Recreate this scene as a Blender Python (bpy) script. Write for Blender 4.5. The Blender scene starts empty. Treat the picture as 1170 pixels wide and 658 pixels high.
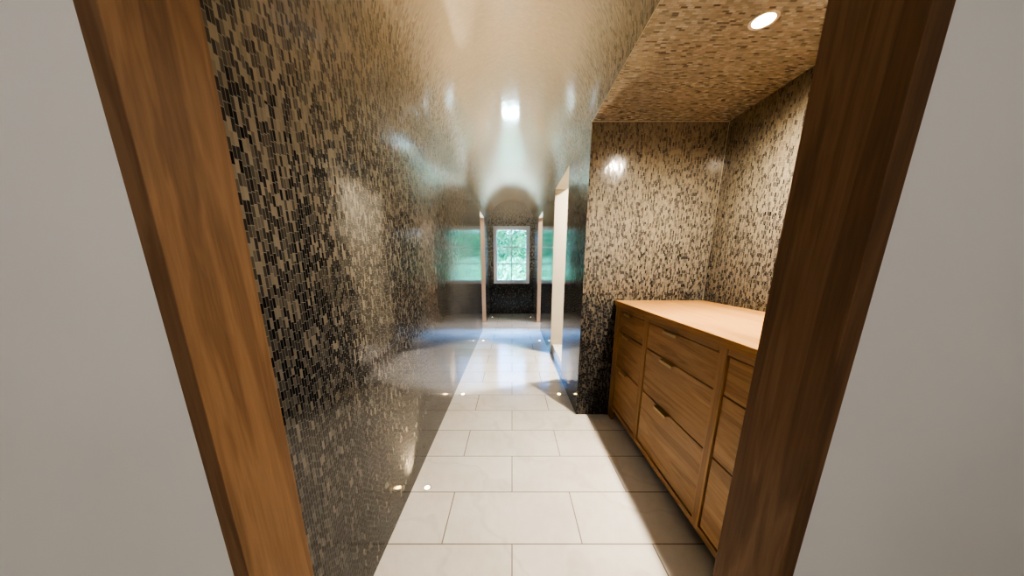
import bpy, bmesh, math, random
from mathutils import Vector, Matrix
random.seed(7)
scene = bpy.context.scene
C = scene.collection

# ------------------------------------------------------------------ sizes
XL, XR = -0.540, 0.518            # corridor walls
SPR, APEX = 2.08, 2.609           # spring line of the vault, its top
XC = (XL + XR) / 2; RV = (XR - XL) / 2
Y0, YE = 0.606, 7.17              # corridor start (behind the timber lining), far wall
YN = 2.16                         # alcove's far wall
XN = 1.405                        # alcove's side wall
DOOR1 = (2.93, 3.81); DOOR2 = (5.27, 6.05); DH = 2.055
WT = 0.14

# ------------------------------------------------------------------ helpers
def tag(o, label=None, cat=None, group=None, kind=None):
    if label: o['label'] = label
    if cat: o['category'] = cat
    if group: o['group'] = group
    if kind: o['kind'] = kind
    return o

def link_mesh(name, bm, mats, parent=None, smooth=False):
    me = bpy.data.meshes.new(name)
    bm.to_mesh(me); bm.free()
    if not isinstance(mats, (list, tuple)): mats = [mats]
    for m in mats: me.materials.append(m)
    if smooth:
        for p in me.polygons: p.use_smooth = True
    o = bpy.data.objects.new(name, me); C.objects.link(o)
    if parent: o.parent = parent
    return o

def empty(name, loc):
    o = bpy.data.objects.new(name, None); C.objects.link(o)
    o.location = loc; o.empty_display_size = 0.1
    return o

def box(bm, x0, x1, y0, y1, z0, z1, mi=0):
    vs = [bm.verts.new(p) for p in ((x0,y0,z0),(x1,y0,z0),(x1,y1,z0),(x0,y1,z0),(x0,y0,z1),(x1,y0,z1),(x1,y1,z1),(x0,y1,z1))]
    fs = []
    for f in ((0,3,2,1),(4,5,6,7),(0,1,5,4),(1,2,6,5),(2,3,7,6),(3,0,4,7)):
        fc = bm.faces.new([vs[i] for i in f]); fc.material_index = mi; fs.append(fc)
    return fs

def bevel_all(bm, w, seg=2):
    bmesh.ops.bevel(bm, geom=list(bm.edges), offset=w, segments=seg, affect='EDGES', profile=0.5)

def box_obj(name, dims, mat, parent=None, bev=0.0, seg=2):
    bm = bmesh.new(); box(bm, *dims)
    if bev: bevel_all(bm, bev, seg)
    return link_mesh(name, bm, mat, parent)

def uvquad(bm, uvl, pts, uvs, mi=0):
    f = bm.faces.new([bm.verts.new(p) for p in pts]); f.material_index = mi
    for l, uv in zip(f.loops, uvs): l[uvl].uv = uv
    return f

# ------------------------------------------------------------------ node helpers
class N:
    def __init__(s, name):
        s.m = bpy.data.materials.new(name); s.m.use_nodes = True
        s.t = s.m.node_tree; s.t.nodes.clear()
        s.out = s.n('ShaderNodeOutputMaterial')
    def n(s, typ, **kw):
        nd = s.t.nodes.new(typ)
        for k, v in kw.items(): setattr(nd, k, v)
        return nd
    def put(s, sock, v):
        if hasattr(v, 'is_output') or isinstance(v, bpy.types.NodeSocket): s.t.links.new(v, sock)
        elif v is not None: sock.default_value = v
    def math(s, op, a, b=None, c=None, clamp=False):
        nd = s.n('ShaderNodeMath', operation=op); nd.use_clamp = clamp
        s.put(nd.inputs[0], a)
        if b is not None: s.put(nd.inputs[1], b)
        if c is not None: s.put(nd.inputs[2], c)
        return nd.outputs[0]
    def vmath(s, op, a, b=None, scale=None):
        nd = s.n('ShaderNodeVectorMath', operation=op)
        s.put(nd.inputs[0], a)
        if b is not None: s.put(nd.inputs[1], b)
        if scale is not None: s.put(nd.inputs['Scale'], scale)
        return nd.outputs[0]
    def comb(s, x, y, z=0.0):
        nd = s.n('ShaderNodeCombineXYZ')
        for i, v in enumerate((x, y, z)): s.put(nd.inputs[i], v)
        return nd.outputs[0]
    def sep(s, v):
        nd = s.n('ShaderNodeSeparateXYZ'); s.put(nd.inputs[0], v); return nd.outputs
    def ramp(s, fac, stops, interp='LINEAR'):
        nd = s.n('ShaderNodeValToRGB'); cr = nd.color_ramp; cr.interpolation = interp
        while len(cr.elements) < len(stops): cr.elements.new(0.5)
        for e, (p, col) in zip(cr.elements, stops):
            e.position = p; e.color = (*col, 1) if len(col) == 3 else col
        s.put(nd.inputs[0], fac); return nd.outputs[0]
    def mix(s, fac, a, b, blend='MIX'):
        nd = s.n('ShaderNodeMix', data_type='RGBA', blend_type=blend)
        s.put(nd.inputs[0], fac); s.put(nd.inputs[6], a); s.put(nd.inputs[7], b)
        return nd.outputs[2]
    def noise(s, vec, scale, detail=2, rough=0.5):
        nd = s.n('ShaderNodeTexNoise'); s.put(nd.inputs['Vector'], vec)
        nd.inputs['Scale'].default_value = scale; nd.inputs['Detail'].default_value = detail
        nd.inputs['Roughness'].default_value = rough
        return nd.outputs['Fac']
    def scaled(s, vec, sc):
        nd = s.n('ShaderNodeMapping'); s.put(nd.inputs[0], vec); nd.inputs['Scale'].default_value = sc
        return nd.outputs[0]
    def bsdf(s, **kw):
        b = s.n('ShaderNodeBsdfPrincipled')
        for k, v in kw.items(): s.put(b.inputs[k.replace('_', ' ')], v)
        s.t.links.new(b.outputs[0], s.out.inputs[0])
        return b
    def bump(s, h, strength=0.3, dist=0.002):
        nd = s.n('ShaderNodeBump'); s.put(nd.inputs['Height'], h)
        nd.inputs['Strength'].default_value = strength; nd.inputs['Distance'].default_value = dist
        return nd.outputs[0]

def c4(c): return (*c, 1.0)

def simple(name, col, rough=0.5, metal=0.0, bumpy=0.0, nscale=60, var=0.06, **kw):
    s = N(name)
    tc = s.n('ShaderNodeTexCoord').outputs['Object']
    nz = s.noise(tc, nscale, 3)
    lo = tuple(c * (1 - var) for c in col); hi = tuple(min(1, c * (1 + var)) for c in col)
    colr = s.ramp(nz, [(0.3, lo), (0.7, hi)])
    b = s.bsdf(Base_Color=colr, Roughness=rough, Metallic=metal, **kw)
    if bumpy: s.put(b.inputs['Normal'], s.bump(nz, bumpy, 0.001))
    return s.m

# ---------------- mosaic: small upright glass and stone sticks, dark low down and pale high up
def mosaic(name, mode='wall', light_gain=1.0, tilt=0.030, rough=0.07, pale=1.0, ior=1.47, vtilt=0.5, rise=0.0):
    s = N(name)
    uv = s.n('ShaderNodeUVMap').outputs[0]
    u, v, _ = s.sep(uv)
    TW, TH = 0.0088, 0.0245
    cu = s.math('DIVIDE', u, TW)
    iu = s.math('FLOOR', cu); fu = s.math('SUBTRACT', cu, iu)
    wn0 = s.n('ShaderNodeTexWhiteNoise', noise_dimensions='1D'); s.put(wn0.inputs['W'], iu)
    cv = s.math('ADD', s.math('DIVIDE', v, TH), wn0.outputs['Value'])
    iv = s.math('FLOOR', cv); fv = s.math('SUBTRACT', cv, iv)
    cell = s.comb(iu, iv, 0.0)
    wn = s.n('ShaderNodeTexWhiteNoise', noise_dimensions='2D'); s.put(wn.inputs['Vector'], cell)
    r1 = wn.outputs['Value']; rc = wn.outputs['Color']
    r2, r3, r4 = s.sep(rc)
    # share of pale tiles by height
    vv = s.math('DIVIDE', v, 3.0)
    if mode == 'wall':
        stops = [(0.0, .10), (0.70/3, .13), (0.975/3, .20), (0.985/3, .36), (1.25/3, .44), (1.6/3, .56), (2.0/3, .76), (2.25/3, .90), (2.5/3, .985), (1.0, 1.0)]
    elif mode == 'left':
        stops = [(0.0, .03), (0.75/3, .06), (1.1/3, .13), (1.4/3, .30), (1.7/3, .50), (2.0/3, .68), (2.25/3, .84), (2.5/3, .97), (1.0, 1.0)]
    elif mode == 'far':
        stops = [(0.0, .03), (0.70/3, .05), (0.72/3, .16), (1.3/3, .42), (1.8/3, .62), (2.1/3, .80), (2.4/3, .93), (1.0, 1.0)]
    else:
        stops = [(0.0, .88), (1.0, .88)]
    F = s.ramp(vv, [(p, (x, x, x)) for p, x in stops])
    clump = s.noise(s.comb(s.math('MULTIPLY', iu, 1.0), s.math('MULTIPLY', iv, 0.7), 0.0), 0.35, 2)
    F2 = s.math('ADD', F, s.math('MULTIPLY', s.math('MULTIPLY', s.math('SUBTRACT', clump, 0.5), 0.9), s.math('MULTIPLY', F, s.math('SUBTRACT', 1.08, F)),), clamp=True)
    isl = s.math('LESS_THAN', r1, F2)
    g = pale
    wr, wg, wb = (1.06, 1.0, .90) if mode == 'wall' else (1.0, 1.0, 1.02)
    lightc = s.ramp(r2, [(p, (a*g*wr, b_*g*wg, c_*g*wb)) for p, a, b_, c_ in ((0.0, .25, .22, .175), (0.35, .34, .305, .245), (0.7, .42, .38, .31), (1.0, .56, .515, .44))])
    darkc = s.ramp(r2, [(0.0, (.008, .008, .010)), (0.35, (.014, .014, .016)), (0.55, (.035, .035, .037)), (0.8, (.080, .077, .070)), (1.0, (.14, .132, .115))])
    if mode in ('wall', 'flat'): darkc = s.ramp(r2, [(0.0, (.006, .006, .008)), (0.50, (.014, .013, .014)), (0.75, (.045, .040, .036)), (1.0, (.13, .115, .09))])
    col = s.mix(isl, darkc, lightc)
    # high up the pale tiles melt together
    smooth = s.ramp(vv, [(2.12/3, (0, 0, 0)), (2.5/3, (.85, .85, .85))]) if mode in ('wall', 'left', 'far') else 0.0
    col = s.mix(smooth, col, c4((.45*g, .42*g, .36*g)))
    # joints
    du = s.math('MINIMUM', fu, s.math('SUBTRACT', 1.0, fu)); dv = s.math('MINIMUM', fv, s.math('SUBTRACT', 1.0, fv))
    ju = s.math('LESS_THAN', du, 0.055); jv = s.math('LESS_THAN', dv, 0.030)
    j = s.math('MAXIMUM', ju, jv)
    grout = s.ramp(vv, [(0.5/3, (.15, .145, .135)), (1.0/3, (.17, .16, .14)), (2.0/3, (.22, .195, .155)), (2.5/3, (.27, .245, .20))])
    col = s.mix(j, col, grout)
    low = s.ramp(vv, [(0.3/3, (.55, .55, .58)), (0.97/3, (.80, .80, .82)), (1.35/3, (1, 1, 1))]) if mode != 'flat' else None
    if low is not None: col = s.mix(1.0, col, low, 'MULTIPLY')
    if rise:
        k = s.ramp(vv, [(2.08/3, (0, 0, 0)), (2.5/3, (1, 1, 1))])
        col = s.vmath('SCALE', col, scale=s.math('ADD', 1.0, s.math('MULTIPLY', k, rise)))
    # each tile lies a little out of true
    geo = s.n('ShaderNodeNewGeometry')
    jit = s.vmath('SUBTRACT', rc, (0.5, 0.5, 0.5))
    jit = s.vmath('MULTIPLY', jit, (tilt, tilt, tilt * vtilt))
    nrm = s.vmath('NORMALIZE', s.vmath('ADD', geo.outputs['Normal'], jit))
    b = s.bsdf(Base_Color=col, Roughness=s.math('ADD', s.math('MULTIPLY', j, 0.35), s.math('ADD', rough, s.math('MULTIPLY', r3, 0.07))), Normal=nrm, IOR=ior)
    return s.m

M = {}
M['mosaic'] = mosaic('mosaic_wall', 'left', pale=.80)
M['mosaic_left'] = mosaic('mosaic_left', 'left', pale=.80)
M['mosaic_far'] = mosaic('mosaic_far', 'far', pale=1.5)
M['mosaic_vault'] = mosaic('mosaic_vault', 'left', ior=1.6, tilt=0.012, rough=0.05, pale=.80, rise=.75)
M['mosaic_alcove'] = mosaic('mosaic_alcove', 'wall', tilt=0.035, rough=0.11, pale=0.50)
M['mosaic_flat'] = mosaic('mosaic_flat', 'flat', tilt=0.06, rough=0.22, pale=0.85)

def plaster(name, col, rough=0.85):
    s = N(name)
    tc = s.n('ShaderNodeTexCoord').outputs['Object']
    a = s.noise(tc, 1.3, 2); b_ = s.noise(tc, 180, 2)
    lo = tuple(c * .93 for c in col); hi = tuple(min(1, c * 1.05) for c in col)
    cc = s.ramp(a, [(0.3, lo), (0.7, hi)])
    s.bsdf(Base_Color=cc, Roughness=rough, Normal=s.bump(b_, 0.08, 0.001))
    return s.m
M['plaster'] = plaster('greige_plaster', (.80, .785, .77))
M['cream'] = plaster('cream_plaster', (.44, .39, .30))
M['peach'] = plaster('peach_lining', (.62, .43, .30), .6)
M['white'] = simple('white_paint', (.80, .82, .85), .35)
M['roomceil'] = plaster('ceiling_paint', (.8, .79, .76))

def marble():
    s = N('marble_floor_tiles')
    tc = s.n('ShaderNodeTexCoord').outputs['Object']
    mp = s.n('ShaderNodeMapping'); s.put(mp.inputs[0], tc)
    mp.inputs['Location'].default_value = (0.61*20, -1.028 + 0.30*20, 0)
    br = s.n('ShaderNodeTexBrick'); s.put(br.inputs['Vector'], mp.outputs[0])
    br.offset = 0.5; br.offset_frequency = 2; br.squash = 1.0
    for k, v in (('Scale', 1.0), ('Mortar Size', 0.0028), ('Mortar Smooth', 0.15), ('Bias', 0.0), ('Brick Width', 0.61), ('Row Height', 0.30)): br.inputs[k].default_value = v
    br.inputs['Color1'].default_value = (0, 0, 0, 1); br.inputs['Color2'].default_value = (1, 1, 1, 1)
    br.inputs['Mortar'].default_value = (.5, .5, .5, 1)
    n1 = s.noise(tc, 3.2, 5, .6); n2 = s.noise(tc, 26, 4, .6)
    base = s.ramp(n1, [(0.30, (.68, .63, .58)), (0.5, (.75, .715, .67)), (0.72, (.81, .785, .75))])
    base = s.mix(0.10, base, s.ramp(n2, [(0.35, (.40, .37, .33)), (0.65, (.78, .76, .73))]))
    tone = s.mix(0.17, base, s.mix(br.outputs['Color'], c4((.50, .46, .42)), c4((.78, .765, .74))))
    # faint veins
    w = s.n('ShaderNodeTexWave', wave_type='BANDS', bands_direction='DIAGONAL'); s.put(w.inputs['Vector'], tc)
    w.inputs['Scale'].default_value = 1.1; w.inputs['Distortion'].default_value = 14; w.inputs['Detail'].default_value = 4; w.inputs['Detail Scale'].default_value = 1.4
    vein = s.ramp(w.outputs['Fac'], [(0.0, (.16, .16, .16)), (0.06, (0, 0, 0))])
    tone = s.mix(vein, tone, c4((.42, .38, .34)))
    col = s.mix(br.outputs['Fac'], tone, c4((.25, .22, .19)))
    s.bsdf(Base_Color=col, Roughness=s.math('ADD', s.math('MULTIPLY', n1, 0.12), 0.07), IOR=1.6,
           Normal=s.bump(s.math('SUBTRACT', s.math('MULTIPLY', n1, 0.12), br.outputs['Fac']), 0.12, 0.0015))
    return s.m
M['marble'] = marble()

def oak(name, axis, dark, mid, light, rough=0.42, knots=True, seed=0.0):
    s = N(name)
    tc = s.n('ShaderNodeTexCoord').outputs['Object']
    off = s.vmath('ADD', tc, (seed, seed * 1.7, seed * .6))
    oi = s.n('ShaderNodeObjectInfo').outputs['Random']
    off = s.vmath('ADD', off, s.comb(s.math('MULTIPLY', oi, 7.0), s.math('MULTIPLY', oi, 3.0), s.math('MULTIPLY', oi, 5.0)))
    sc = [14, 14, 14]; sc[axis] = 1.1
    fine = [150, 150, 150]; fine[axis] = 5
    mp = s.scaled(off, tuple(sc)); mf = s.scaled(off, tuple(fine))
    nd = s.n('ShaderNodeTexNoise'); s.put(nd.inputs['Vector'], mp)
    nd.inputs['Scale'].default_value = 1.0; nd.inputs['Detail'].default_value = 5; nd.inputs['Distortion'].default_value = 0.9
    rings = s.math('FRACT', s.math('MULTIPLY', nd.outputs['Fac'], 6.0))
    tri = s.math('ABSOLUTE', s.math('SUBTRACT', rings, 0.5))
    f = s.noise(mf, 1.0, 3, .7)
    k = s.math('ADD', s.math('MULTIPLY', nd.outputs['Fac'], 0.65), s.math('ADD', s.math('MULTIPLY', tri, 0.28), s.math('MULTIPLY', f, 0.28)))
    col = s.ramp(k, [(0.36, dark), (0.52, mid), (0.70, light)])
    if knots:
        vn = s.n('ShaderNodeTexVoronoi'); ks = [2.6, 2.6, 2.6]; ks[axis] = 1.5
        s.put(vn.inputs['Vector'], s.scaled(off, tuple(ks))); vn.inputs['Scale'].default_value = 1.0
        kn = s.ramp(vn.outputs['Distance'], [(0.03, (.85, .85, .85)), (0.11, (0, 0, 0))])
        col = s.mix(kn, col, c4(tuple(c * .45 for c in dark)))
    s.bsdf(Base_Color=col, Roughness=rough, Normal=s.bump(f, 0.12, 0.0008))
    return s.m
D, MI, L = (.22, .112, .040), (.31, .172, .068), (.40, .24, .108)
M['oak_h'] = oak('oak_drawer_fronts', 1, D, MI, L)
M['oak_v'] = oak('oak_frame_upright', 2, D, MI, L, knots=False)
M['oak_rail'] = oak('oak_frame_rail', 1, tuple(c*.8 for c in D), tuple(c*.85 for c in MI), L, knots=False)
M['oak_top'] = oak('oak_countertop', 1, (.27, .135, .040), (.34, .18, .058), (.41, .235, .085), .36, knots=False)
M['jamb'] = oak('brown_timber_lining', 2, (.13, .070, .034), (.19, .105, .052), (.26, .150, .078), .65, knots=False)
M['dark'] = simple('dark_recess', (.012, .010, .008), .8)
M['bronze'] = simple('aged_bronze', (.50, .38, .20), .35, .8)
M['steel'] = simple('brushed_trim', (.55, .50, .42), .3, 1.0)
M['trimwhite'] = simple('downlight_trim', (.70, .62, .50), .4)

def glow(name, col, st):
    s = N(name)
    tc = s.n('ShaderNodeTexCoord').outputs['Object']
    nz = s.noise(tc, 30, 1)
    e = s.n('ShaderNodeEmission'); s.put(e.inputs[0], s.mix(nz, c4(col), c4(tuple(min(1, c*1.04) for c in col)))); e.inputs[1].default_value = st
    s.t.links.new(e.outputs[0], s.out.inputs[0]); return s.m
M['lens'] = glow('floor_light_lens', (1.0, .66, .28), 22)
M['lens2'] = glow('downlight_lens', (1.0, .84, .60), 45)

def glassmat():
    s = N('window_glass')
    tr = s.n('ShaderNodeBsdfTransparent'); tr.inputs[0].default_value = (.90, 1.0, .99, 1)
    gl = s.n('ShaderNodeBsdfGlossy'); gl.inputs['Roughness'].default_value = .02
    fr = s.n('ShaderNodeFresnel'); fr.inputs[0].default_value = 1.45
    mx = s.n('ShaderNodeMixShader')
    s.put(mx.inputs[0], fr.outputs[0]); s.put(mx.inputs[1], tr.outputs[0]); s.put(mx.inputs[2], gl.outputs[0])
    s.t.links.new(mx.outputs[0], s.out.inputs[0]); return s.m
M['glass'] = glassmat()

def leafmat(name, a, b_):
    s = N(name)
    oi = s.n('ShaderNodeNewGeometry').outputs['Random Per Island']
    col = s.ramp(oi, [(0.0, a), (1.0, b_)])
    df = s.n('ShaderNodeBsdfDiffuse'); tl = s.n('ShaderNodeBsdfTranslucent'); ad = s.n('ShaderNodeMixShader')
    s.put(df.inputs[0], col); s.put(tl.inputs[0], col)
    s.put(ad.inputs[0], 0.4); s.put(ad.inputs[1], df.outputs[0]); s.put(ad.inputs[2], tl.outputs[0])
    s.t.links.new(ad.outputs[0], s.out.inputs[0]); return s.m
M['leaf'] = leafmat('shrub_leaves', (.012, .10, .04), (.20, .46, .22))
M['leaf_core'] = simple('shrub_shade', (.03, .13, .03), .8, nscale=8, var=.5)
M['grass'] = simple('lawn', (.16, .42, .20), .9, nscale=12, var=.3)
M['stem'] = simple('woody_stem', (.10, .06, .035), .8)

# ------------------------------------------------------------------ the corridor shell
def wall_side(name, X, sgn, y0, y1, doors, mos, reveal_mats):
    """mosaic face at X looking into the corridor, body behind it on side sgn, lined openings"""
    bm = bmesh.new(); uvl = bm.loops.layers.uv.new('UVMap')
    XB = X + sgn * WT
    def face(ya, yb, za, zb):
        pts = [(X, ya, za), (X, yb, za), (X, yb, zb), (X, ya, zb)]
        uvs = [(p[1], p[2]) for p in pts]
        if sgn > 0: pts.reverse(); uvs.reverse()
        # normal must look towards the corridor
        f = uvquad(bm, uvl, pts, uvs, 0)
        f.normal_update()
        if f.normal.x * sgn > 0: f.normal_flip()
        f = uvquad(bm, uvl, [(XB, ya, za), (XB, yb, za), (XB, yb, zb), (XB, ya, zb)], [(0, 0)]*4, 1)
        f.normal_update()
        if f.normal.x * sgn < 0: f.normal_flip()
    ys = [y0]
    for i, (a, b_) in enumerate(doors):
        face(ys[-1], a, 0, SPR); face(a, b_, DH, SPR)
        mi = 2 + i if len(reveal_mats) > i else 1
        uvquad(bm, uvl, [(X, a, 0), (X, a, DH), (XB, a, DH), (XB, a, 0)], [(0, 0)]*4, mi)
        uvquad(bm, uvl, [(X, b_, 0), (XB, b_, 0), (XB, b_, DH), (X, b_, DH)], [(0, 0)]*4, mi)
        uvquad(bm, uvl, [(X, a, DH), (X, b_, DH), (XB, b_, DH), (XB, a, DH)], [(0, 0)]*4, mi)
        ys.append(b_)
    face(ys[-1], y1, 0, SPR)
    # ends and top
    for yy in (y0, y1): uvquad(bm, uvl, [(X, yy, 0), (XB, yy, 0), (XB, yy, SPR), (X, yy, SPR)], [(0, 0)]*4, 1)
    uvquad(bm, uvl, [(X, y0, SPR), (X, y1, SPR), (XB, y1, SPR), (XB, y0, SPR)], [(0, 0)]*4, 1)
    return tag(link_mesh(name, bm, [mos, M['cream']] + reveal_mats), kind='structure')

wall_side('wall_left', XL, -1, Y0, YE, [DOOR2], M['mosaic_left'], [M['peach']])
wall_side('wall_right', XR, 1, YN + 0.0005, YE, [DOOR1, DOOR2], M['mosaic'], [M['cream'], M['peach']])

# barrel vault
bm = bmesh.new(); uvl = bm.loops.layers.uv.new('UVMap')
seg = 40
prev = None
ring = []
for i in range(seg + 1):
    a = math.pi * i / seg
    ring.append((XC - RV * math.cos(a), SPR + RV * math.sin(a), a))
rows = []
for (x, z, a) in ring:
    rows.append((bm.verts.new((x, Y0 - 0.004, z)), bm.verts.new((x, YE + 0.002, z))))
for i in range(seg):
    a0, a1 = ring[i][2], ring[i + 1][2]
    s0 = SPR + RV * min(a0, math.pi - a0); s1 = SPR + RV * min(a1, math.pi - a1)
    f = bm.faces.new([rows[i][0], rows[i][1], rows[i + 1][1], rows[i + 1][0]])
    side = 0.0 if i < seg // 2 else 11.0
    for l, uvv in zip(f.loops, [(Y0 + side, s0), (YE + side, s0), (YE + side, s1), (Y0 + side, s1)]): l[uvl].uv = uvv
bmesh.ops.recalc_face_normals(bm, faces=bm.faces)
for f in bm.faces:
    c = f.calc_center_median(); f.normal_update()
    if f.normal.dot(Vector((XC, c.y, SPR)) - c) < 0: f.normal_flip()
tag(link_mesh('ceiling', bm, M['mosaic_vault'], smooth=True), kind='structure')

# far wall with its round head and window hole
WX0, WX1, WZ0, WZ1 = -0.437, 0.415, 0.735, 2.045
bm = bmesh.new(); uvl = bm.loops.layers.uv.new('UVMap')
def fw(x0, x1, z0, z1): uvquad(bm, uvl, [(x0, YE, z0), (x1, YE, z0), (x1, YE, z1), (x0, YE, z1)], [(x0+3, z0), (x1+3, z0), (x1+3, z1), (x0+3, z1)], 0)
HX0, HX1, HZ0, HZ1 = WX0 + .03, WX1 - .03, WZ0 + .03, WZ1 - .03
fw(XL, XR, 0, HZ0); fw(XL, HX0, HZ0, HZ1); fw(HX1, XR, HZ0, HZ1); fw(XL, XR, HZ1, SPR)
arc = [(XC - RV * math.cos(math.pi * i / 32), SPR + RV * math.sin(math.pi * i / 32)) for i in range(33)]
uvquad(bm, uvl, [(x, YE, z) for x, z in arc], [(x + 3, z) for x, z in arc], 0)
for (a, b_) in (((HX0, HZ0), (HX0, HZ1)), ((HX0, HZ1), (HX1, HZ1)), ((HX1, HZ1), (HX1, HZ0)), ((HX1, HZ0), (HX0, HZ0))):
    uvquad(bm, uvl, [(a[0], YE, a[1]), (b_[0], YE, b_[1]), (b_[0], YE + .16, b_[1]), (a[0], YE + .16, a[1])], [(0, 0)]*4, 1)
fy = YE + .16
def bw(x0, x1, z0, z1): uvquad(bm, uvl, [(x0, fy, z0), (x1, fy, z0), (x1, fy, z1), (x0, fy, z1)], [(0, 0)]*4, 1)
bw(-2.4, 2.4, -.1, HZ0); bw(-2.4, HX0, HZ0, HZ1); bw(HX1, 2.4, HZ0, HZ1); bw(-2.4, 2.4, HZ1, 2.9)
tag(link_mesh('wall_far', bm, [M['mosaic_far'], M['white']]), kind='structure')

# alcove: far wall, side wall, flat ceiling, near wall
YA = 0.612
def mosaic_quad(name, pts, uvs, mats, look):
    bm = bmesh.new(); uvl = bm.loops.layers.uv.new('UVMap')
    f = uvquad(bm, uvl, pts, uvs, 0); f.normal_update()
    if f.normal.dot(Vector(look)) < 0: f.normal_flip()
    return tag(link_mesh(name, bm, mats), kind='structure')
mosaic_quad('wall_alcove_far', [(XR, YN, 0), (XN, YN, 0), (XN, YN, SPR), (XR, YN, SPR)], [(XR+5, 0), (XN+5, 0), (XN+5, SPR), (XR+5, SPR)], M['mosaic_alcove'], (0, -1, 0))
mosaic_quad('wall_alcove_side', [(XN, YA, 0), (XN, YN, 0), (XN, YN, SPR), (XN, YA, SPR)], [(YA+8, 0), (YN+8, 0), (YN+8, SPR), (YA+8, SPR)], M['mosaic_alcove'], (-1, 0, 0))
mosaic_quad('ceiling_alcove', [(XR, YA, SPR), (XN, YA, SPR), (XN, YN, SPR), (XR, YN, SPR)], [(YA, XR), (YA, XN), (YN, XN), (YN, XR)], M['mosaic_flat'], (0, 0, -1))
# thin pale corner beads where the planes of the alcove meet
bd = 0.0022
tag(box_obj('trim_1', (XR, XN, YN - bd, YN - .0002, SPR - bd*1.4, SPR - .0002), M['steel']), kind='structure')
tag(box_obj('trim_2', (XN - bd, XN - .0002, YN - bd, YN - .0002, .93, SPR - bd*1.5), M['steel']), kind='structure')
tag(box_obj('trim_3', (XR + .0003, XR + bd, YA, YN - bd, SPR - bd, SPR - .0002), M['steel']), kind='structure')

# floor
bm = bmesh.new()
box(bm, -2.4, 2.4, -2.6, YE + .16, -.06, 0)
tag(link_mesh('floor', bm, M['marble']), kind='structure')

# near wall of plain plaster with the timber lined doorway
JL, JR = -0.5235, 0.5295
YJ0, YJ1 = 0.460, 0.606
bm = bmesh.new()
LT = .03
box(bm, -2.4, JL - LT, YJ0, YJ1, 0, 2.9)
box(bm, JR + LT, 2.4, YJ0, YJ1, 0, 2.9)
box(bm, JL - LT, JR + LT, YJ0, YJ1, 2.08, 2.9)
tag(link_mesh('wall_near', bm, M['plaster']), kind='structure')
tag(box_obj('trim_4', (JL - LT, JL, YJ0 - .004, YJ1 + .002, 0, 2.05), M['jamb'], bev=.0015), kind='structure')
tag(box_obj('trim_5', (JR, JR + LT, YJ0 - .004, YJ1 + .002, 0, 2.05), M['jamb'], bev=.0015), kind='structure')
tag(box_obj('trim_6', (JL - LT, JR + LT, YJ0 - .004, YJ1 + .002, 2.05, 2.08), M['jamb'], bev=.0015), kind='structure')

# the room the photograph is taken from
bm = bmesh.new()
box(bm, -2.46, -2.4, -2.6, YJ1, 0, 2.9); box(bm, 2.4, 2.46, -2.6, YJ1, 0, 2.9)
tag(link_mesh('wall_room_sides', bm, M['plaster']), kind='structure')
tag(box_obj('wall_back', (-2.4, 2.4, -2.66, -2.6, 0, 2.9), M['plaster']), kind='structure')
tag(box_obj('ceiling_room', (-2.46, 2.46, -2.66, YE + .16, 2.9, 2.96), M['roomceil']), kind='structure')

# side rooms seen only through their openings
SX = 2.1
STEP = .133
def room(side, y0, y1, name, z0=0.0):
    bm = bmesh.new()
    a, b_ = (XR + WT, SX) if side > 0 else (-SX, XL - WT)
    box(bm, a, b_, y0 - .05, y0, 0, 2.9); box(bm, a, b_, y1, y1 + .05, 0, 2.9)
    if side > 0: box(bm, b_, b_ + .05, y0 - .05, y1 + .05, 0, 2.9)
    else: box(bm, a - .05, a, y0 - .05, y1 + .05, 0, 2.9)
    tag(link_mesh('wall_' + name, bm, M['cream']), kind='structure')
    tag(box_obj('ceiling_' + name, (a, b_, y0, y1, 2.45, 2.5), M['roomceil']), kind='structure')
room(1, 2.45, 3.81, 'right_room')
room(1, 4.5, 6.9, 'far_right_room')
room(-1, 4.5, 6.9, 'far_left_room')
bm = bmesh.new(); box(bm, XR + .028, XR + WT, DOOR1[0] + .001, DOOR1[1] - .001, 0, STEP); box(bm, XR + WT, SX, 2.45, 3.81, 0, STEP)
tag(link_mesh('floor_right_room', bm, M['marble']), kind='structure')
# sealing backs around the alcove
bm = bmesh.new()
box(bm, XN + .001, XN + .05, YA - .006, YN + .05, 0, 2.9); box(bm, XR + WT, XN + .05, YN + .002, YN + .05, 0, 2.9)
box(bm, XR + .012, XN + .001, YA, YN, SPR + .002, SPR + .05)
tag(link_mesh('wall_alcove_backing', bm, M['cream']), kind='structure')

# ------------------------------------------------------------------ window
win = empty('window_1', (XC, YE, WZ0)); tag(win, kind='structure')
def child_box_set(name, boxes, mat, parent, bev=0.002):
    bm = bmesh.new(); ox, oy, oz = parent.location if parent.parent is None else parent.parent.location
    for d in boxes: box(bm, d[0]-ox, d[1]-ox, d[2]-oy, d[3]-oy, d[4]-oz, d[5]-oz)
    if bev: bevel_all(bm, bev, 1)
    return link_mesh(name, bm, mat, parent)
fwid = .055
ya, yb = YE - .022, YE + .075
child_box_set('window_frame', [(WX0, WX0+fwid, ya, yb, WZ0, WZ1), (WX1-fwid, WX1, ya, yb, WZ0, WZ1),
                               (WX0+fwid, WX1-fwid, ya, yb, WZ0, WZ0+fwid), (WX0+fwid, WX1-fwid, ya, yb, WZ1-fwid, WZ1)], M['white'], win)
ix0, ix1, iz0, iz1 = WX0+fwid, WX1-fwid, WZ0+fwid, WZ1-fwid
sw = .030
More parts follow.
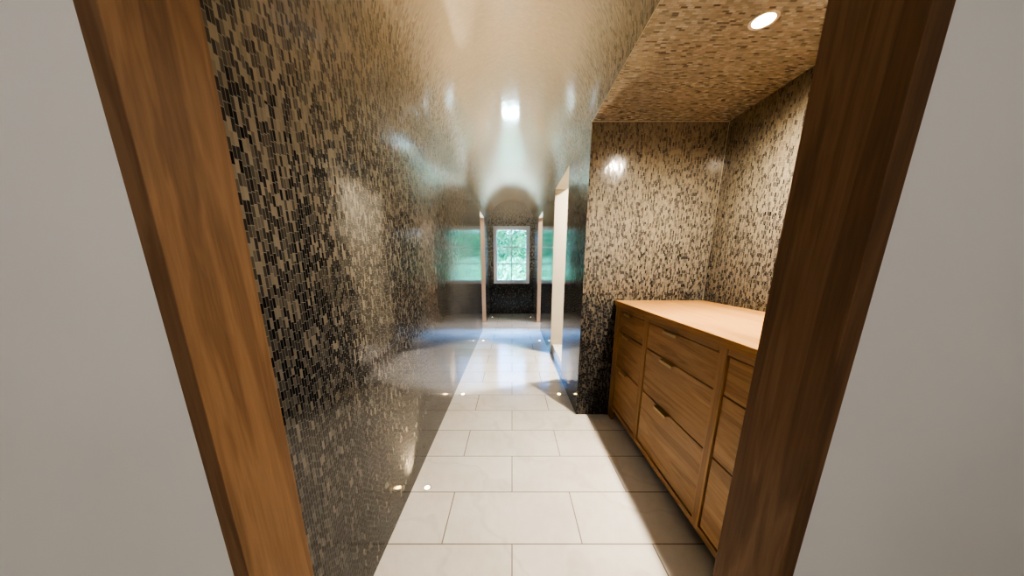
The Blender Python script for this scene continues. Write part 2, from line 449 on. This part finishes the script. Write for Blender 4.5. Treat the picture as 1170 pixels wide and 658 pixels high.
child_box_set('window_sash', [(ix0, ix0+sw, YE+.02, YE+.06, iz0, iz1), (ix1-sw, ix1, YE+.02, YE+.06, iz0, iz1),
                              (ix0+sw, ix1-sw, YE+.02, YE+.06, iz0, iz0+sw), (ix0+sw, ix1-sw, YE+.02, YE+.06, iz1-sw, iz1)], M['white'], win, .001)
gx0, gx1, gz0, gz1 = ix0+sw, ix1-sw, iz0+sw, iz1-sw
mx = (gx0+gx1)/2; mw = .011
h1 = gz0 + (gz1-gz0)*.333; h2 = gz0 + (gz1-gz0)*.667
child_box_set('muntin', [(mx-mw, mx+mw, YE+.028, YE+.054, gz0, gz1)], M['white'], win, 0)
child_box_set('muntin', [(gx0, gx1, YE+.030, YE+.052, h1-mw, h1+mw)], M['white'], win, 0)
child_box_set('muntin', [(gx0, gx1, YE+.030, YE+.052, h2-mw, h2+mw)], M['white'], win, 0)
for (xa, xb) in ((gx0, mx), (mx, gx1)):
    for (za, zb) in ((gz0, h1), (h1, h2), (h2, gz1)):
        child_box_set('pane', [(xa, xb, YE+.039, YE+.043, za, zb)], M['glass'], win, 0)

# ------------------------------------------------------------------ oak drawer unit
YC0, YC1 = YA + .004, YN - .003
FX = 0.772                       # front face of the frame
cab = empty('drawer_unit', (1.08, 1.39, 0))
tag(cab, 'long light oak drawer unit with bronze tab pulls built into the mosaic alcove', 'drawer unit')
ox, oy, oz = cab.location
def cb(name, dims, mat, parent=cab, bev=.0015, seg=2):
    x0, x1, y0, y1, z0, z1 = dims
    return box_obj(name, (x0-ox, x1-ox, y0-oy, y1-oy, z0, z1), mat, parent, bev, seg)
CT = .925
cb('countertop', (FX - .014, XN - .003, YC0, YC1, CT - .034, CT), M['oak_top'], bev=.002)
cb('carcass', (FX + .024, XN - .004, YC0 + .01, YC1 - .01, .10, CT - .036), M['dark'], bev=0)
cb('plinth', (FX + .09, XN - .01, YC0 + .01, YC1 - .01, 0.001, .10), M['dark'], bev=0)
cols = [(YN - .080, 1.678), (1.632, 1.048), (1.004, YC0 + .045)]   # far to near
stiles = [(2.080, YC1), (1.632, 1.678), (1.004, 1.048), (YC0, YC0 + .045)]
for i, (a, b_) in enumerate(stiles):
    z0 = 0.001 if i in (0, 3) else .092
    cb('stile', (FX, FX + .022, a, b_, z0, CT - .0345), M['oak_v'], bev=.001)
for (a, b_) in cols:
    lo, hi = min(a, b_) , max(a, b_)
    cb('top_rail', (FX, FX + .022, lo + .0003, hi - .0003, .864, CT - .0345), M['oak_rail'], bev=.0008)
    cb('bottom_rail', (FX, FX + .022, lo + .0003, hi - .0003, .092, .122), M['oak_rail'], bev=.0008)
zs = [(.126, .449), (.4545, .709), (.7145, .859)]
def handle(parent, yc, ztop, w):
    # folded tab pull hooked over the drawer's top edge
    bm = bmesh.new()
    hx0, hx1 = FX - .020, FX + .010
    box(bm, hx0 - ox, hx1 - ox, yc - w/2 - oy, yc + w/2 - oy, ztop + .0006, ztop + .0028)
    box(bm, hx0 - ox, hx0 + .0026 - ox, yc - w/2 - oy, yc + w/2 - oy, ztop - .011, ztop + .0028)
    bevel_all(bm, .0006, 1)
    return link_mesh('pull', bm, M['bronze'], parent)
for ci, (a, b_) in enumerate(cols):
    lo, hi = min(a, b_), max(a, b_)
    for (z0, z1) in zs:
        d = cb('drawer', (FX + .006, FX + .022, lo + .005, hi - .005, z0, z1), M['oak_h'], bev=.0012)
        yc = (lo + hi) / 2 + (.02 if ci == 0 else .03 if ci == 1 else 0)
        if ci < 2: handle(d, yc, z1, .115 if ci == 1 else .10)
        else: handle(d, (lo+hi)/2 - .04, z1, .09)

# ------------------------------------------------------------------ lights set in the floor and ceiling
def disc(name, r0, r1, z0, z1, mat, parent, n=32):
    bm = bmesh.new()
    prof = [(r1, z0), (r1, z1), (r1 - .001, z1 + .0006 if z1 > z0 else z1 - .0006)] + ([(r0, z1 + .0006 if z1 > z0 else z1 - .0006), (r0, z0)] if r0 > 0 else [])
    rings = []
    for (r, z) in prof: rings.append([bm.verts.new((r*math.cos(2*math.pi*k/n), r*math.sin(2*math.pi*k/n), z)) for k in range(n)])
    for q in range(len(rings) - 1):
        for k in range(n): bm.faces.new([rings[q][k], rings[q][(k+1) % n], rings[q+1][(k+1) % n], rings[q+1][k]])
    if r0 > 0:
        for k in range(n): bm.faces.new([rings[-1][k], rings[-1][(k+1) % n], rings[0][(k+1) % n], rings[0][k]])
    else:
        bm.faces.new(rings[-1]); bm.faces.new(list(reversed(rings[0])))
    bmesh.ops.recalc_face_normals(bm, faces=bm.faces)
    return link_mesh(name, bm, mat, parent)

def spot(name, loc, rot, col, W, size=1.2, blend=.6, rad=.02):
    l = bpy.data.lights.new(name, 'SPOT'); l.energy = W; l.color = col; l.spot_size = size; l.spot_blend = blend; l.shadow_soft_size = rad
    o = bpy.data.objects.new(name, l); C.objects.link(o); o.location = loc; o.rotation_euler = rot; return o

def floor_light():
    r = empty('floor_light', (0, 0, 0.0))
    disc('trim_ring', .0135, .021, 0.0002, .0022, M['steel'], r)
    disc('lens', 0, .0135, 0.0002, .0016, M['lens'], r)
    return r
WARM = (1.0, .76, .46)
spots = [(-.461, 1.357, 'first small round floor light from the doorway, by the left mosaic wall'),
         (-.459, 2.54, 'second small round floor light from the doorway, by the left mosaic wall'),
         (.440, 2.54, 'nearest small round floor light beside the right mosaic wall, past the alcove corner'),
         (-.459, 4.52, 'third small round floor light along the left mosaic wall, just before the side opening'),
         (.440, 4.52, 'small round floor light by the right mosaic wall between the two side openings'),
         (-.455, 6.68, 'farthest small round floor light, lower left of the end window'),
         (.432, 6.68, 'farthest small round floor light, lower right of the end window')]
proto = floor_light()
kids = list(proto.children)
for i, (x, y, lab) in enumerate(spots):
    if i == 0: o = proto
    else:
        o = proto.copy(); C.objects.link(o)
        for ch in kids:
            c = ch.copy(); C.objects.link(c); c.parent = o
    o.location = (x, y, 0); tag(o, lab, 'floor light', 'small floor lights along the corridor walls')
    sg = -1 if x < 0 else 1
    sp = spot('floor_light_beam', (x, y, .012), (0, math.radians(180 - sg * -9), 0), WARM, 40 if y < 5 else 22, 1.3, .8, .012)
    # aimed up and a touch towards its wall
    d = Vector((sg * .10, 0, 1)); sp.rotation_euler = d.to_track_quat('-Z', 'Y').to_euler()

dl = empty('ceiling_downlight', (.95, 1.351, SPR))
tag(dl, 'round recessed downlight glowing in the mosaic ceiling of the alcove', 'downlight')
disc('trim_ring', .036, .048, 0.0, -.004, M['trimwhite'], dl)
disc('lens', 0, .036, -.0002, -.0022, M['lens2'], dl)
spot('downlight_beam', (.95, 1.351, SPR - .008), (0, 0, 0), (1.0, .87, .68), 215, math.radians(168), 1.0, .030)

# ------------------------------------------------------------------ outside the window
bm = bmesh.new(); box(bm, -8, 8, YE + .2, 18, -.5, -.42)
tag(link_mesh('ground', bm, M['grass']), kind='structure')
def shrub(name, label, cx, cy, rx, ry, z0, z1, n):
    r = empty(name, (cx, cy, z0)); tag(r, label, 'shrub', 'shrubs outside the window')
    bm = bmesh.new()
    bmesh.ops.create_icosphere(bm, subdivisions=4, radius=1.0)
    for v in bm.verts:
        k = 1 + .12 * math.sin(7*v.co.x + cx) * math.cos(6*v.co.z) + .08 * math.sin(11*v.co.y + 3*v.co.z)
        v.co = Vector((v.co.x*rx*.86*k, v.co.y*ry*.86*k, (v.co.z*.86*k*.5 + .5)*(z1-z0)))
    link_mesh('foliage_mass', bm, M['leaf_core'], r, smooth=True)
    bm = bmesh.new()
    for i in range(n):
        th = random.uniform(0, 2*math.pi); ph = math.acos(random.uniform(-1, 1))
        nx, ny, nz = math.sin(ph)*math.cos(th), math.sin(ph)*math.sin(th), math.cos(ph)
        if ny > .35: ny = -ny
        q = random.uniform(.86, 1.06)
        p = Vector((nx*rx*q, ny*ry*q, (nz*q*.5+.5)*(z1-z0)))
        L_ = random.uniform(.05, .10); W_ = L_ * .45
        m = Matrix.Rotation(random.uniform(0, 6.28), 3, 'Z') @ Matrix.Rotation(random.uniform(-1.3, 1.3), 3, 'X') @ Matrix.Rotation(random.uniform(0, 6.28), 3, 'Y')
        pts = [Vector((0, -L_, 0)), Vector((W_, -.2*L_, .15*W_)), Vector((0, L_, 0)), Vector((-W_, -.2*L_, .15*W_))]
        bm.faces.new([bm.verts.new(p + m @ a) for a in pts])
    tag(link_mesh('leaves', bm, M['leaf'], r), kind='stuff')
    bm = bmesh.new(); box(bm, -.04, .04, -.04, .04, -.05, (z1-z0)*.4); link_mesh('stem', bm, M['stem'], r)
shrub('garden_shrub', 'bright green leafy shrub filling the lower part of the end window', .1, 9.6, .95, .5, -.42, 1.35, 3600)
shrub('garden_shrub', 'bright green leafy shrub at the left behind the end window glass', -1.3, 11.1, 1.0, .6, -.42, 1.95, 3600)
shrub('garden_shrub', 'tall pale green leafy shrub at the back right outside the end window', .9, 11.9, 1.5, .7, -.42, 2.75, 4200)
shrub('garden_shrub', 'tall pale green leafy shrub at the back left outside the end window', -1.2, 14.0, 1.9, .8, -.42, 2.95, 4200)

# ------------------------------------------------------------------ light
def area(name, loc, d, col, W, sx, sy=None):
    l = bpy.data.lights.new(name, 'AREA'); l.energy = W; l.color = col; l.size = sx
    if sy: l.shape = 'RECTANGLE'; l.size_y = sy
    o = bpy.data.objects.new(name, l); C.objects.link(o); o.location = loc
    o.rotation_euler = Vector(d).to_track_quat('-Z', 'Y').to_euler(); return o
sun = bpy.data.lights.new('sun', 'SUN'); sun.energy = 3.0; sun.angle = .02; sun.color = (.90, 1.0, .93)
so = bpy.data.objects.new('sun', sun); C.objects.link(so); so.rotation_euler = Vector((.35, 1.0, -1.2)).to_track_quat('-Z', 'Y').to_euler()
# skylight falling in through the window from above the shrubs
area('sky_glow', (XC, 8.1, 2.95), (0, -1, -.95), (.20, .46, 1.0), 4200, 1.6, .8)
area('ground_bounce', (XC, 8.15, .15), (0, -1, 1.05), (.72, .88, 1.0), 700, 1.4, .7)  # added lamp brightening the vault, stands in for daylight off the ground
# side rooms
area('right_room_lamp', (1.27, 3.21, 2.43), (0, 0, -1), (1.0, .93, .84), 70, .16)
area('far_right_room_lamp', (1.25, 5.75, 2.43), (0, 0, -1), (1.0, .92, .84), 28, .2)
area('far_left_room_lamp', (-1.3, 5.6, 2.43), (0, 0, -1), (1.0, .90, .80), 12, .2)
# added fill lights in the room behind the camera, no known fittings
area('near_room_fill', (-.5, -1.9, 2.5), (.2, 1, -.5), (1.0, .96, .92), 8.5, 1.6)  # added to light the plaster beside the doorway
area('vault_fill', (0, -1.2, .9), (0, 1, .42), (1.0, .93, .80), 2, 1.0)  # added to brighten the vault, aimed up through the doorway

w = bpy.data.worlds.new('World'); scene.world = w; w.use_nodes = True
nt = w.node_tree; bg = nt.nodes['Background']
sky = nt.nodes.new('ShaderNodeTexSky'); sky.sky_type = 'HOSEK_WILKIE'; sky.turbidity = 3; sky.ground_albedo = .4; sky.sun_direction = (.3, -.6, .75)
tint = nt.nodes.new('ShaderNodeMix'); tint.data_type = 'RGBA'; tint.blend_type = 'MULTIPLY'; tint.inputs[0].default_value = 1
tint.inputs[7].default_value = (.62, .84, 1.15, 1)
nt.links.new(sky.outputs[0], tint.inputs[6]); nt.links.new(tint.outputs[2], bg.inputs[0]); bg.inputs[1].default_value = 40.0

# ------------------------------------------------------------------ camera
cam = bpy.data.cameras.new('camera'); co = bpy.data.objects.new('camera', cam); C.objects.link(co)
co.location = (0, 0, 1.18); co.rotation_euler = (math.radians(90 - 13.38), 0, 0)
cam.sensor_fit = 'HORIZONTAL'; cam.sensor_width = 36; cam.lens = 335 / 1170 * 36; cam.shift_y = 53 / 1170
cam.clip_start = .02
scene.camera = co
scene.view_settings.view_transform = 'AgX'
scene.view_settings.look = 'AgX - High Contrast'
scene.view_settings.exposure = 0.85
